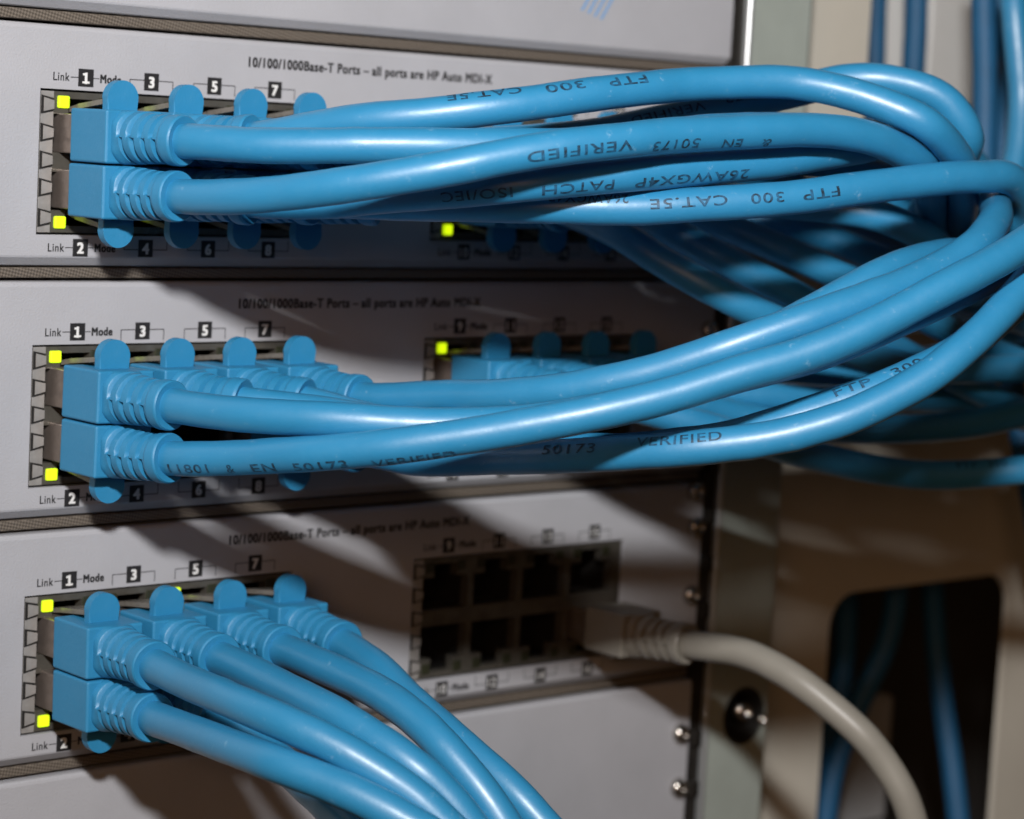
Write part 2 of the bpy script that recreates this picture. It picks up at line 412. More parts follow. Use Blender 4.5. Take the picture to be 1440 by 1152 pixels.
# ------------------------------------------------------------------ rack, cable plate and wall
t = empty('chassis_side_strip', (178.2, 0, -215), 'dark steel chassis edge strip between the modules and the rack post', 'chassis')
def loc_box(name, x0, x1, y0, y1, z0, z1, ox, oz, bev=0.0): return box_mesh(name, x0 - ox, x1 - ox, y0, y1, z0 - oz, z1 - oz, bev)
new_obj('strip', loc_box('strip', 176.3, 180.6, 0.6, 30, -215, 95, 178.2, -215, 0.3), 'dark_steel', t)
for z in (-40, -60, -76, -88, -99, -110, -121, -140, -152, -163):
    new_obj('clip', loc_box('clip', 176.8, 179.8, -0.9, 0.7, z - 1.9, z + 1.9, 178.2, -215, 0.5), 'dark_steel', t)
p = empty('rack_post', (190.5, 0, -215), 'grey green painted steel rack post with a round black hole', 'rack post')
def post_mesh():
    bm = bmesh.new(); n = 32; R_ = 6.4
    x0, x1, z0, z1 = -8.8, 10.0, 0.0, 310.0; cx, cz = 2.4, 215 - 136.2
    ring = [bm.verts.new((cx + R_ * math.cos(2*math.pi*i/n), -1.0, cz + R_ * math.sin(2*math.pi*i/n))) for i in range(n)]
    back = [bm.verts.new((v.co.x, 6.0, v.co.z)) for v in ring]
    sq = []
    for i in range(n):
        a = 2*math.pi*i/n; k = 1 / max(abs(math.cos(a)), abs(math.sin(a)))
        sq.append(bm.verts.new((max(x0, min(x1, cx + 7.6 * k * math.cos(a))), -1.0, cz + 12 * k * math.sin(a))))
    for i in range(n):
        j = (i + 1) % n
        bm.faces.new((ring[i], ring[j], sq[j], sq[i])); bm.faces.new((ring[i], ring[j], back[j], back[i]))
    for za, zb in ((z0, cz - 12), (cz + 12, z1)):
        bm.faces.new([bm.verts.new(q) for q in ((x0, -1, za), (x1, -1, za), (x1, -1, zb), (x0, -1, zb))])
    bm.faces.new([bm.verts.new(q) for q in ((x0, -1, cz - 12), (cx - 7.6, -1, cz - 12), (cx - 7.6, -1, cz + 12), (x0, -1, cz + 12))])
    for pr in ([(x1, -1), (x1 + 0.9, -0.7), (x1 + 1.2, 0.2), (x1 + 1.2, 28)],):
        for (xa, ya), (xb, yb) in zip(pr, pr[1:]):
            bm.faces.new([bm.verts.new(q) for q in ((xa, ya, z0), (xb, yb, z0), (xb, yb, z1), (xa, ya, z1))])
    bmesh.ops.remove_doubles(bm, verts=bm.verts[:], dist=0.0005)
    return from_bm('post', bm)
new_obj('post', post_mesh(), 'rack_paint', p)
pr = [(-8.8 - 1.2 * math.sin(math.radians(a)), 0.2 - 1.2 * math.cos(math.radians(a))) for a in range(0, 91, 10)] + [(-10.0, 28)]  # left rounding of the post, made bright metal to give its edge a highlight
glint = new_obj('edge_glint', mesh('edge_glint', [(x, y, z) for x, y in pr for z in (0, 310)], [(2*i, 2*i + 1, 2*i + 3, 2*i + 2) for i in range(len(pr) - 1)]), 'glint_metal', p, True)
new_obj('hole_back', loc_box('hole_back', 184, 199.5, 6.0, 8, -145, -127, 190.5, -215), 'gap_black', p)
bm = bmesh.new(); ng = 32  # added black liner, puts shade on the walls of the post hole
for rr, yy in ((6.9, -1.35), (6.2, -1.45), (5.9, -1.1), (5.9, 6.0)):
    for i in range(ng): bm.verts.new((2.4 + rr * math.cos(2*math.pi*i/ng), yy, 215 - 136.2 + rr * math.sin(2*math.pi*i/ng)))
bm.verts.ensure_lookup_table()
for a in range(3):
    for i in range(ng): bm.faces.new([bm.verts[q] for q in (a*ng + i, a*ng + (i+1) % ng, (a+1)*ng + (i+1) % ng, (a+1)*ng + i)])
new_obj('dark_hole_liner', from_bm('dark_hole_liner', bm), 'gap_black', p)
sc = new_obj('screw', SCREW.copy(), None, p); sc.location = Vector((5.0, 3.0, 215 - 136.0)) * S; sc.scale = (1.3, 1.6, 1.3)
new_obj('screw', SCREW.copy(), None, p).location = Vector((8.2, -1.0, 215 - 137.6)) * S
p.children[-1].scale = (0.55, 0.8, 0.55)

def rounded(x0, x1, z0, z1, r, n=6):
    out = []
    for cx, cz, a0 in ((x1 - r, z1 - r, 0), (x0 + r, z1 - r, 90), (x0 + r, z0 + r, 180), (x1 - r, z0 + r, 270)):
        for i in range(n + 1):
            a = math.radians(a0 + 90 * i / n); out.append((cx + r * math.cos(a), cz + r * math.sin(a)))
    return out
def plate_cell(bm, x0, x1, z0, z1, hole, y0, y1):
    """rectangular sheet with one rounded cut-out, walls of the cut-out included"""
    n = len(hole); cx = sum(h[0] for h in hole) / n; cz = sum(h[1] for h in hole) / n
    def edge(hx, hz):
        dx, dz = hx - cx, hz - cz; k = 1e9
        if dx: k = min(k, ((x1 if dx > 0 else x0) - cx) / dx)
        if dz: k = min(k, ((z1 if dz > 0 else z0) - cz) / dz)
        return cx + dx * k, cz + dz * k
    a = [bm.verts.new((h[0], y0, h[1])) for h in hole]; b = [bm.verts.new((h[0], y1, h[1])) for h in hole]
    e = [edge(*h) for h in hole]; ev = [bm.verts.new((q[0], y0, q[1])) for q in e]
    for i in range(n):
        j = (i + 1) % n
        f = [a[i], a[j], ev[j], ev[i]]
        ex, ez = e[i], e[j]
        if abs(ex[0] - ez[0]) > 1e-4 and abs(ex[1] - ez[1]) > 1e-4:      # a corner of the sheet lies between
            c = min(((q, w) for q in (x0, x1) for w in (z0, z1)), key=lambda q: (q[0] - (ex[0]+ez[0])/2)**2 + (q[1] - (ex[1]+ez[1])/2)**2)
            f = [a[i], a[j], ev[j], bm.verts.new((c[0], y0, c[1])), ev[i]]
        bm.faces.new(f); bm.faces.new((a[i], b[i], b[j], a[j]))
cp = empty('cable_plate', (290, 15, -260), 'cream painted rack plate with rounded cut-outs beside the rack post', 'rack panel')
bm = bmesh.new()
PX0, PX1 = 201.0, 420.0
for z0, z1, hz0, hz1 in ((-260, -78, -225, -114.2), (-78, 120, -48, 95)):
    plate_cell(bm, PX0 - 290, 327 - 290, z0 + 260, z1 + 260, rounded(240.5 - 290, 314 - 290, hz0 + 260, hz1 + 260, 9), 0, 1.6)
bm.faces.new([bm.verts.new(q) for q in ((37, 0, 0), (PX1 - 290, 0, 0), (PX1 - 290, 0, 380), (37, 0, 380))])
bmesh.ops.remove_doubles(bm, verts=bm.verts[:], dist=0.0005)
new_obj('sheet', from_bm('sheet', bm), 'cream_paint', cp)
u = empty('rear_upright', (311, 45, -108), 'pale grey steel channel behind the upper cut-out of the cable plate', 'rack post')
bm = bmesh.new()
for x0, x1, y0, y1 in ((-10, 10, 0, 1.6), (-10, -8.4, 1.6, 18), (8.4, 10, 1.6, 18)): add_box(bm, x0, x1, y0, y1, 0, 340)
add_box(bm, -9, 9, -28.2, -0.2, 34, 50)
bmesh.ops.bevel(bm, geom=bm.edges[:], offset=0.3, segments=1, affect='EDGES')
new_obj('channel', from_bm('channel', bm), 'light_paint', u)
bx = empty('equipment_box', (285, 70, -320), 'pale grey equipment box standing behind the lower cut-out', 'box')
new_obj('casing', box_mesh('casing', -70, 52, 0, 30, 0, 158, 2.0, 3), 'box_paint', bx)
new_obj('seam', box_mesh('seam', -70.2, 52.2, -0.2, 30.2, 120, 121), 'dark_steel', bx)
w = new_obj('back_wall', box_mesh('back_wall', 150, 620, 105, 108, -320, 260), 'wall_dark')
w['kind'] = 'structure'

# ------------------------------------------------------------------ patch cables
CABLE_R = 3.06
PATHS = {
    'r0p1': [(8.9, -16.5, -7.5), (9.2, -22.5, -7.4), (11.1, -31.4, -7.5), (16.5, -42.1, -7.4), (22, -49.3, -7.1), (28.3, -55.8, -6.7), (37.7, -63.4, -6.2), (45.4, -68.1, -5.7), (53.7, -71.6, -5.1), (62.6, -73.2, -4.5), (74.5, -74.8, -3.4), (83.4, -76, -2.1), (92.3, -77.1, -1), (104.3, -78.2, -0), (113.4, -78.7, 0.3), (122.4, -78.8, 0.2), (134.2, -79.6, -0.7), (142.9, -79.4, -2.2), (151.4, -76.6, -3.6), (162.5, -72.3, -6.1), (170, -68.5, -9.6), (176.8, -63.9, -13.4), (181.5, -60.9, -15.8)],
    'r0p2': [(8.9, -16.5, -17.2), (9, -22.6, -17.2), (10.1, -31.6, -17), (12.7, -43.4, -16.4), (15.8, -52, -15.3), (19.5, -60.1, -13.7), (24.4, -67.5, -11.8), (32.9, -75.7, -9.1), (40.5, -80.3, -7), (48.7, -83.8, -5.3), (60.3, -86.8, -3.5), (69.2, -88, -2.2), (78.1, -89.7, -1.3), (90.1, -91.8, -0.4), (99.1, -93, 0), (108.1, -94.1, -0.2), (117, -94.8, -1.3), (128.6, -93.9, -4.3), (136.4, -90.2, -6.7), (143.6, -85.5, -9.2), (152.8, -78.9, -13.2), (159.6, -73.7, -16.6), (168.9, -66.7, -20.2)],
    'r0p3': [(22.9, -16.5, -7.5), (23.2, -22.5, -7.3), (25.8, -31, -6.4), (31, -41.6, -4), (35.1, -49.4, -2.3), (40.9, -56.2, -1), (50.3, -63.4, 1), (58.5, -66.8, 2.4), (67.1, -69, 3.9), (78.9, -70.8, 5.7), (87.8, -71.8, 7), (96.4, -74.2, 8), (107.5, -78.9, 8.8), (114.4, -84.6, 7.9), (119.9, -91.7, 5.6), (125.8, -98.1, 2.2), (136.4, -96.5, -2.9), (143.8, -92.4, -6), (150.9, -87.6, -9.3), (157.8, -82.6, -12.5), (169.1, -73.6, -17)],
    'r0p4': [(22.9, -16.5, -17.2), (23.2, -22.5, -17.2), (26, -31.1, -17.4), (32.3, -41.4, -17), (35.7, -49.6, -15.6), (39.1, -58, -14.3), (44.8, -68.5, -12.6), (51.2, -74.8, -11.4), (59.4, -78.4, -10.3), (67.9, -81.6, -9.3), (79.6, -84.1, -7.8), (88.5, -85.6, -6.7), (97.4, -86.9, -5.6), (109.3, -88.4, -3.8), (118.3, -88.8, -2.5), (127.3, -88.9, -1.1), (136.4, -87.8, -0.5), (147.9, -83.6, 0.3), (156, -79.5, 0.4), (163.7, -74.2, -0.4), (170.4, -68.3, -3), (178, -60.2, -8.1), (185.9, -52.1, -12.3)],
    'r0p6': [(36.8, -16.5, -17.2), (37.1, -22.5, -17.2), (39.4, -31.3, -17.1), (44.8, -42, -16.8), (47.8, -50.6, -16.3), (51.7, -58.8, -15.8), (58.5, -68.7, -15.5), (65.1, -75, -15.4), (72.2, -80.5, -15), (79.8, -85.5, -13.9), (90.5, -90.8, -12.5), (99, -93.9, -11.4), (107.8, -96.2, -10.1), (119.7, -98.6, -8.6), (128.7, -100.2, -7.4), (137.9, -101.3, -6.6), (147.1, -101.1, -6.6), (157.7, -98.1, -11.4), (162.7, -92.4, -16.5), (167.3, -85.4, -20.1), (172.2, -78.3, -22.9), (179, -68.7, -26.1)],
    'r0p5': [(36.8, -16.5, -7.5), (37.3, -22.5, -7.4), (41, -30.4, -7.2), (49.5, -34.8, -6.1), (59.4, -41, -5.6), (65.9, -46.5, -5.1), (75.9, -52.7, -3.9), (83.9, -56.6, -2.5), (92.1, -59.4, -0.4), (103.1, -63.4, 2.7), (111.6, -65.5, 4.9), (119.8, -68.7, 7.1), (129.4, -75.5, 10.1), (135.7, -82.2, 10.1), (141.9, -88.5, 7.4), (147.4, -90.6, 0.7), (154.5, -82.6, -5.6), (159.3, -76, -9.9), (164, -68.8, -12.8), (169.9, -62.5, -15.1), (178.6, -54.6, -17.9), (182.8, -50.5, -19.4)],
    'r0p7': [(50.8, -16.5, -7.4), (51.3, -22.6, -7.4), (55.2, -30.4, -7.2), (66.8, -33.8, -6.3), (74.9, -38, -5.6), (83.2, -41.7, -4.9), (92, -44.1, -4.4), (103.9, -46.6, -3.5), (112.8, -48.5, -2.2), (121.7, -50.2, -0.8), (130.6, -52.2, 0.2), (142.5, -55.4, 0.8), (151.5, -57.6, 0.7), (160.7, -59.8, 0.3), (170, -60.6, -0.5), (179.4, -60.3, -1.5), (191.4, -58.7, -4.6), (198.5, -55.1, -9.4), (205.4, -51.3, -14)],
    'r0p8': [(50.8, -16.5, -17.2), (51.3, -22.5, -17.2), (55.1, -30.4, -17), (66.9, -32.9, -16.6), (75.2, -36.6, -16.2), (83.3, -40.7, -15.8), (91.6, -44.4, -15.3), (103, -48.5, -14.3), (111.4, -51.7, -13.6), (119.4, -55.9, -13.4), (129, -63.2, -13.9), (135.6, -69.3, -14.5), (142.1, -75.4, -15.7), (152.3, -79.4, -19.4), (160.2, -75.9, -22.4), (167.3, -71, -25.1), (176.1, -63.6, -28.5), (185.4, -56.9, -32.1)],
    'r0q2': [(100.3, -16.5, -17.2), (100.3, -22.6, -17.3), (100.5, -31.6, -18), (102.6, -42.8, -21.4), (106.5, -49.8, -25.6), (111.7, -56.2, -29.5), (118.6, -60.7, -33.3), (129.6, -63, -37.5), (138.3, -63, -40.2), (147.1, -62.6, -42.4), (158.9, -61.5, -44.8), (167.8, -60.2, -46.2), (176.7, -59.6, -47.3), (188.6, -61.8, -47.9), (196.9, -65.1, -47.6), (205.4, -68.1, -47.1), (220.5, -68.9, -46.4)],
    'r0q4': [(114.2, -16.5, -17.2), (114.2, -22.5, -17.3), (113.8, -31.6, -17.6), (115.5, -42.8, -19.9), (121, -48.8, -23.8), (127.9, -53.2, -27.7), (138.5, -56.5, -32.2), (147, -57, -35.2), (155.6, -56.7, -38.1), (164.2, -55.7, -40.8), (175.8, -54.3, -44.3), (184.5, -54.4, -47.5), (192.7, -56.5, -50.8), (203.6, -60, -55.1), (214.7, -62.2, -59.3)],
    'r0q6': [(128.2, -16.5, -17.2), (128.3, -22.6, -17.3), (128.9, -31.6, -17.7), (132.6, -42.6, -19.6), (138.9, -48.6, -22.3), (146.3, -52.9, -25.4), (154.3, -55.7, -28.6), (165.6, -57.4, -32.5), (174.3, -57.4, -35.3), (183, -57.2, -38.1), (194.5, -58, -41.9), (203.2, -58.6, -44.6), (211.9, -59.1, -47.1), (217.7, -59.5, -48.7)],
    'r0q8': [(142.2, -16.5, -17.2), (142.5, -22.5, -17.2), (144.7, -31.3, -17.2), (152.8, -39, -18.9), (160.7, -42.8, -20.8), (168.1, -46.9, -23.6), (179.2, -49.7, -27.6), (187.7, -51.4, -30.4), (196.3, -52.3, -33), (205.1, -52.3, -35.3), (216.8, -52, -38.1), (225.6, -51.7, -39.9), (231.5, -51.5, -41.2)],
    'r0q1': [(100.3, -16.5, -7.5), (100.8, -22.5, -7.5), (104.5, -30.6, -7.7), (112.4, -35.3, -10.5), (124.5, -35.9, -12.9), (133.8, -35.7, -13), (142.9, -35.8, -12.6), (152.2, -35.7, -13.4), (163.9, -36.8, -16.7), (172.7, -37.1, -18.9), (181.6, -37, -21), (190.3, -37, -23.5), (201.8, -37.3, -27.4), (210.3, -38.2, -30.5), (218.8, -39.1, -33.5), (230.6, -39.7, -36.4), (242.6, -39.9, -38.7)],
    'r0q3': [(114.2, -16.5, -7.5), (114.7, -22.6, -7.5), (118.3, -30.7, -7.7), (126.3, -36.3, -7.4), (137.9, -40.6, -9.5), (147.1, -41.5, -11.3), (156.3, -41.6, -12.2), (165.3, -42.1, -12.6), (177, -43.8, -13.8), (185.9, -43.3, -14.8), (194.8, -41.9, -16.4), (206.4, -40.5, -19.9), (214.8, -39.1, -23.4), (222.4, -36.9, -28), (231.7, -33.5, -35.1)],
    'r0q5': [(128.2, -16.5, -7.5), (128.7, -22.5, -7.5), (132, -30.8, -7.7), (142.4, -37, -6.6), (151, -39.5, -6), (159.8, -42, -6.2), (168.4, -44.3, -6.6), (180.1, -46.4, -8.2), (188.9, -46.4, -10.1), (197.7, -45.9, -12.6), (209, -44.9, -16.2), (217.4, -43.4, -18.7), (229.2, -42.1, -20.1), (238.1, -41.1, -21.4)],
    'r0q7': [(142.2, -16.5, -7.5), (142.7, -22.6, -7.5), (146.1, -30.9, -7.5), (157, -35.1, -6.5), (165.7, -37.5, -4.9), (174.3, -40.1, -4.2), (186.1, -42.1, -5.1), (194.9, -41.8, -7.1), (203.2, -40.4, -10.8), (211.7, -39.2, -13.8), (223.5, -37.4, -14.4), (230.4, -37.3, -9.1), (234.9, -36.3, -1.5), (238.1, -34, 9.6), (238, -32.7, 18.5), (237.7, -30.7, 30.3), (239.4, -28.1, 38.8), (241.6, -25.4, 47.2)],
    'r1p1': [(8.9, -16.5, -53.4), (9.1, -22.6, -53.4), (10.5, -31.5, -53.4), (14.2, -43, -53.4), (18, -51.3, -53.2), (22.9, -58.9, -52.9), (31.3, -67.5, -52.8), (38.2, -73.5, -52.4), (44.9, -79.5, -51.6), (51.7, -85.3, -50.2), (61.2, -92.4, -47.6), (68.3, -97.3, -44.8), (75.6, -101.9, -41.9), (85.7, -107.6, -38.4), (93.4, -111.2, -35.3), (101.4, -113.7, -32.1), (112.6, -115.6, -28.1), (121.2, -115.9, -25.1), (129.9, -115.3, -22.2), (141.4, -114.1, -18.3)],
    'r1p2': [(8.9, -16.5, -63.1), (9.1, -22.5, -63.1), (10.6, -31.4, -62.5), (14.4, -42.7, -61.2), (17, -51.3, -59.8), (19.9, -59.7, -58.3), (25.4, -70.2, -56), (31, -77, -54.2), (37.2, -83.4, -52.4), (45.4, -91.7, -49.7), (52.3, -97.1, -47.4), (59.5, -102, -44.8), (69.1, -108, -40.8), (76.5, -112.3, -38.2), (84.1, -116.3, -35.1), (91.7, -119.3, -31.4), (102, -122.6, -25.9), (110.1, -124, -22.3), (118.5, -124.5, -18.9), (129.7, -123.9, -14.8), (138.2, -123.3, -11.8)],
    'r1p7': [(50.8, -16.5, -53.4), (50.9, -22.5, -53.4), (52, -31.5, -53.3), (54.3, -43.2, -52), (56, -51.9, -50.8), (57.5, -60.8, -49.7), (61, -72, -47.5), (65, -79.8, -45.3), (70, -86.9, -42.8), (77.1, -95.6, -38.5), (83.5, -100.9, -35.1), (90.7, -105.2, -31.8), (101.4, -109, -27.9), (110.1, -110.4, -25.2), (118.7, -110.9, -22.2), (127, -110.7, -18.5), (137.2, -106.1, -14.4), (144.2, -100.7, -12.8), (151.2, -95.1, -11.6), (160.6, -87.7, -10.4), (166.9, -81.1, -9.9), (173.2, -74.6, -9.6), (181.5, -65.7, -9.4), (187.3, -58.8, -9.7), (192.7, -51.6, -10.2)],
    'r1p3': [(22.9, -16.5, -53.4), (23.3, -22.5, -53.4), (26.4, -30.9, -53.6), (35.3, -39.1, -54.5), (41.9, -45.4, -55.3), (49.3, -50.8, -55.9), (57.5, -54.8, -55.9), (66.2, -62.6, -52.9), (71.3, -69.7, -50.4), (76.5, -76.5, -47.4), (83.4, -85.1, -42.4), (89.3, -90.5, -38.1), (96, -94.8, -33.8), (106.1, -98.5, -28.4), (114.4, -99.7, -24.9), (123.1, -99.4, -22.7), (134.8, -97.6, -21.2), (143, -93.9, -21.4), (150.6, -89.3, -22.4), (160.6, -82.9, -24.9), (167.7, -78, -27.7), (174.8, -73.1, -30.4)],
    'r1p5': [(36.8, -16.5, -53.4), (37.2, -22.6, -53.4), (40.1, -31.1, -54), (48.1, -39.8, -56.6), (56, -44.7, -57.6), (62.6, -51.1, -58.4), (67.5, -58.8, -58.8), (70.8, -70.5, -58.5), (73.2, -79.3, -57.6), (76.2, -87.7, -55.9), (80, -95.8, -53.8), (87.1, -104.6, -49.5), (94, -109.5, -46.2), (101.6, -113.7, -43.1), (112.6, -116.1, -38.8), (121.1, -115.5, -35.4), (129.3, -114.6, -31.6), (137.4, -113.4, -27.5), (147.9, -110.8, -22), (153.2, -109.4, -19.3)],
    'r1p8': [(50.8, -16.5, -63.1), (50.9, -22.5, -63.1), (51.7, -31.5, -62.8), (53.7, -43.5, -63.1), (56.3, -52.2, -62.1), (58.7, -60.8, -60.6), (60, -72.6, -58.9), (62, -81.4, -57.6), (65.1, -89.8, -56.3), (69.1, -97.7, -54.9), (76.9, -106.6, -52.5), (83.3, -112.4, -49.9), (90.1, -117.4, -46.6), (99.7, -122.3, -41.1), (107, -124.4, -36.1), (114.6, -124.5, -31.4), (124.9, -123.3, -25.1), (132.3, -121.4, -20.5), (137.3, -119.9, -17.4)],
    'r1q1': [(100.3, -16.5, -53.4), (100.5, -22.6, -53.4), (102.4, -31.5, -53.8), (107.9, -42.1, -55), (115.3, -47.1, -56.8), (123.5, -50.5, -58.9), (132.2, -52.4, -61.1), (143.8, -54.2, -64.1), (152.7, -55.4, -66.1), (161.5, -56.9, -67.8), (172.9, -60.8, -69.3), (180.9, -65.1, -69.5), (188.7, -69.9, -68.9), (196.5, -74.6, -68), (211, -79.1, -67.2)],
    'r1q3': [(114.2, -16.5, -53.4), (114.5, -22.6, -53.4), (116.5, -31.4, -53.7), (123, -41, -55), (131.7, -42.7, -56.7), (140.4, -44.5, -58.5), (149, -47.3, -59.7), (160.6, -51.2, -60.5), (169.1, -54.5, -60.8), (177.7, -57.9, -60.7), (189.1, -62.1, -59.8), (197.8, -64.7, -58.3), (206.6, -66.8, -56.6), (215.5, -67.5, -54.7), (224.4, -67.8, -52.8)],
    'r1q5': [(128.2, -16.5, -53.4), (128.6, -22.6, -53.4), (131.4, -31.2, -53.6), (137.3, -38.3, -53.7), (148.5, -43.4, -54.5), (157.2, -45.8, -54.9), (166.2, -47.8, -54.9), (178.1, -50.1, -54.8), (187.1, -51.6, -55), (196.2, -52.8, -55.9), (205.2, -53.8, -57.1), (217.2, -54.3, -59.3), (226.1, -54.1, -61.3), (232, -54, -62.7)],
    'r1q7': [(142.2, -16.5, -53.4), (142.5, -22.5, -53.4), (144.9, -31.3, -53.5), (153, -38.8, -53), (161.8, -40.4, -52), (170.7, -42, -51), (182.5, -43.5, -49.7), (191.4, -44.7, -48.4), (200.3, -45.6, -47), (212.1, -45.8, -44.9), (221, -45.7, -43.1), (229.8, -45.5, -41.3), (241.5, -45.9, -38.9), (247.4, -45.7, -37.6)],
    'r2p1': [(8.9, -16.5, -99.3), (8.8, -22.7, -99.3), (8.3, -31.9, -99.5), (7.6, -41.1, -99.8), (6.4, -53.4, -99.9), (6.7, -62.6, -100.4), (8.5, -71.5, -101.5), (12.6, -79.3, -104), (19.3, -87.9, -109.6), (23.7, -93.6, -115.4), (27.8, -99.2, -121.6)],
    'r2p2': [(8.9, -16.5, -109.1), (8.8, -22.6, -109), (8.4, -31.8, -108.7), (7.5, -41, -108.3), (5.8, -53.2, -107.4), (5, -62.5, -107), (5.3, -71.9, -107.2), (8.6, -80.5, -108.7), (12.9, -88.5, -111.2), (19.5, -98, -116.1), (26.2, -106.3, -122.2)],
    'r2p3': [(22.9, -16.5, -99.3), (22.8, -22.6, -99.3), (22.2, -31.8, -99.5), (21.4, -40.9, -99.7), (20.4, -53.1, -100.2), (19.9, -62.2, -100.9), (20.2, -71.1, -102.4), (22.9, -82, -106.4), (27.1, -88.2, -111.6), (32.1, -94.8, -120.5)],
    'r2p5': [(36.8, -16.5, -99.3), (36.7, -22.6, -99.3), (36.2, -31.9, -99.3), (35.2, -41, -99.3), (34.5, -53.3, -100), (33.9, -62.4, -100.9), (33.3, -71.5, -102.7), (33.4, -80, -106.1), (36.2, -89, -113.8), (39.4, -96, -123.5)],
    'r2p7': [(50.8, -16.5, -99.3), (50.7, -22.6, -99.4), (49.9, -31.6, -99.9), (48, -43.5, -101.6), (46.8, -52.1, -104.3), (46.2, -60.8, -106.9), (46.1, -69.5, -109.6), (48.2, -80.2, -114.9), (51, -86.8, -120.5), (53.1, -90.8, -124.5)],
    'r2p4': [(22.9, -16.5, -109.1), (22.8, -22.7, -109.2), (22.7, -32.1, -110.2), (22.4, -41.3, -111.9), (21.9, -53.4, -115.1), (21.4, -62.4, -117.5), (20.8, -71.4, -119.9), (20, -80.4, -122.7), (19.4, -86.3, -124.6)],
    'grey': [(142.2, -16.5, -109.1), (142.3, -22.5, -109), (143.2, -31.5, -108.6), (145.1, -43.3, -108.2), (146.3, -52.2, -109.7), (148.4, -60.3, -113), (152.5, -69.4, -119.6), (156.3, -74.1, -126.3), (159.1, -78, -133.9), (162.7, -79.8, -145.2), (164.7, -79.8, -150.9)],
    'v1': [(290.7, 57.2, 59.1), (290.4, 56.7, 53.1), (289.8, 55.8, 44), (289.1, 54.7, 32), (288.5, 53.8, 22.9), (288, 52.9, 13.9), (287.4, 52, 4.8), (286.6, 50.7, -7.2), (286.2, 50, -16.3), (285.9, 49.6, -25.3), (285.8, 49.5, -37.5), (285.8, 49.6, -46.6), (285.8, 49.7, -55.7), (285.8, 49.7, -67.8), (285.7, 49.6, -76.9), (285.7, 49.6, -86), (285.7, 49.4, -95.1), (285.9, 49.2, -107.3), (286.2, 48.9, -116.4), (286.5, 48.6, -125.4), (286.4, 48.1, -137.6), (285.6, 47.6, -146.6), (283.2, 46.7, -155.3), (280, 45.6, -163.8), (277, 44.1, -175.4), (275.1, 42.9, -184.2), (273.4, 41.8, -193)],
    'v2': [(286.1, 39.6, 58.2), (285.7, 39, 52.2), (285.1, 38.1, 43.2), (284.8, 37.3, 31.2), (285, 37.1, 22.2), (285.3, 37.1, 13.2), (285.8, 37.7, 1.2), (286.2, 38.2, -7.9), (286.6, 38.5, -16.9), (287.2, 38.6, -28.9), (287.7, 38.6, -37.9), (288.2, 38.5, -46.9), (288.9, 38.3, -58.9), (289.4, 38.1, -67.9), (289.9, 37.9, -76.9), (290.7, 37.6, -89), (291.4, 37.3, -98), (292, 37, -107), (292.4, 36.8, -116), (292.1, 36.6, -128), (290, 36.9, -136.8), (286.5, 37.8, -145), (281.2, 38.8, -155.8), (276.6, 38.7, -163.5), (272.9, 38.4, -171.8), (270.6, 37.9, -183.6), (268.8, 37.3, -195.5)],
    'v3': [(256.5, -4.9, 52.3), (256.3, -5.7, 46.3), (256.1, -6.8, 37.4), (255.9, -8.4, 25.4), (255.7, -9.6, 16.5), (255.4, -10.6, 7.5), (254.8, -11.8, -4.5), (254.6, -13.2, -13.4), (255.5, -14.9, -22.2), (258.7, -17.6, -33.5), (262.5, -20.3, -41.2), (267.5, -23.5, -48), (274.5, -27.9, -56.8), (280.1, -31.3, -63), (283.8, -33.6, -67.1)],
    'v4': [(276.8, -6.4, 55.9), (275.8, -6.4, 49.9), (274.3, -6.3, 40.9), (272.3, -6.4, 28.9), (270.9, -6.5, 19.9), (269.5, -6.6, 10.9), (268.2, -6.9, 1.9), (267.6, -7.2, -10.3), (268.1, -7.5, -19.4), (269.1, -7.9, -28.4), (271.1, -8.7, -40.4), (272.6, -9.5, -49.4), (274.1, -10.6, -58.3), (275.8, -11.9, -67.2), (278.1, -13.6, -79), (280, -15, -87.8), (282, -16.4, -96.6), (284, -17.8, -105.4)],
    'v5': [(291.5, 18.6, 58.1), (291.6, 17.7, 52), (291.8, 16.2, 42.9), (292, 14.2, 33.9), (292.2, 10.8, 22.2), (292.3, 8.1, 13.4), (292.3, 5.4, 4.6), (292.5, 2.4, -7.3), (292.8, 0.7, -16.3), (293.2, -0.8, -25.4), (293.6, -2.4, -34.4)],
    'v6': [(313.1, 45.4, -86), (313, 44.6, -92.1), (312.7, 43.4, -101.2), (312.6, 42.2, -110.4), (313.3, 40.8, -122.6), (314.3, 40, -131.7), (314.8, 38.6, -140.8), (314.1, 35.8, -149.6), (312.5, 31.3, -161), (311.4, 28, -169.5), (310.4, 25.2, -178.3), (309.5, 22.7, -187.1), (308.3, 19.6, -199)],
    'v7': [(275.2, 22, -17.9), (271.5, 17.9, -20.7), (266.1, 11.9, -25), (260.7, 5.7, -29.1), (253.4, -3, -33.7), (247.7, -9.6, -36.6), (242.3, -16.5, -39.2), (236.6, -26.7, -42.6), (233.6, -35.1, -44.9), (234, -43.9, -46.6), (241.7, -53.4, -46.9)],
    'v8': [(222.3, -19.4, -23.9), (223.8, -25.2, -22.4), (226.9, -34.1, -23.1), (229.4, -42.3, -27.3), (235.4, -52.1, -33.1)],
}
def spline(pts, n=8):
    P = [Vector(q) for q in pts]
    P = [2 * P[0] - P[1]] + P + [2 * P[-1] - P[-2]]; out = []
    for i in range(1, len(P) - 2):
        a, b, c, d = P[i-1:i+3]
        for j in range(n):
            u = j / n
            out.append(0.5 * (2*b + (c - a)*u + (2*a - 5*b + 4*c - d)*u*u + (3*b - a - 3*c + d)*u**3))
    out.append(P[-2])
    return out
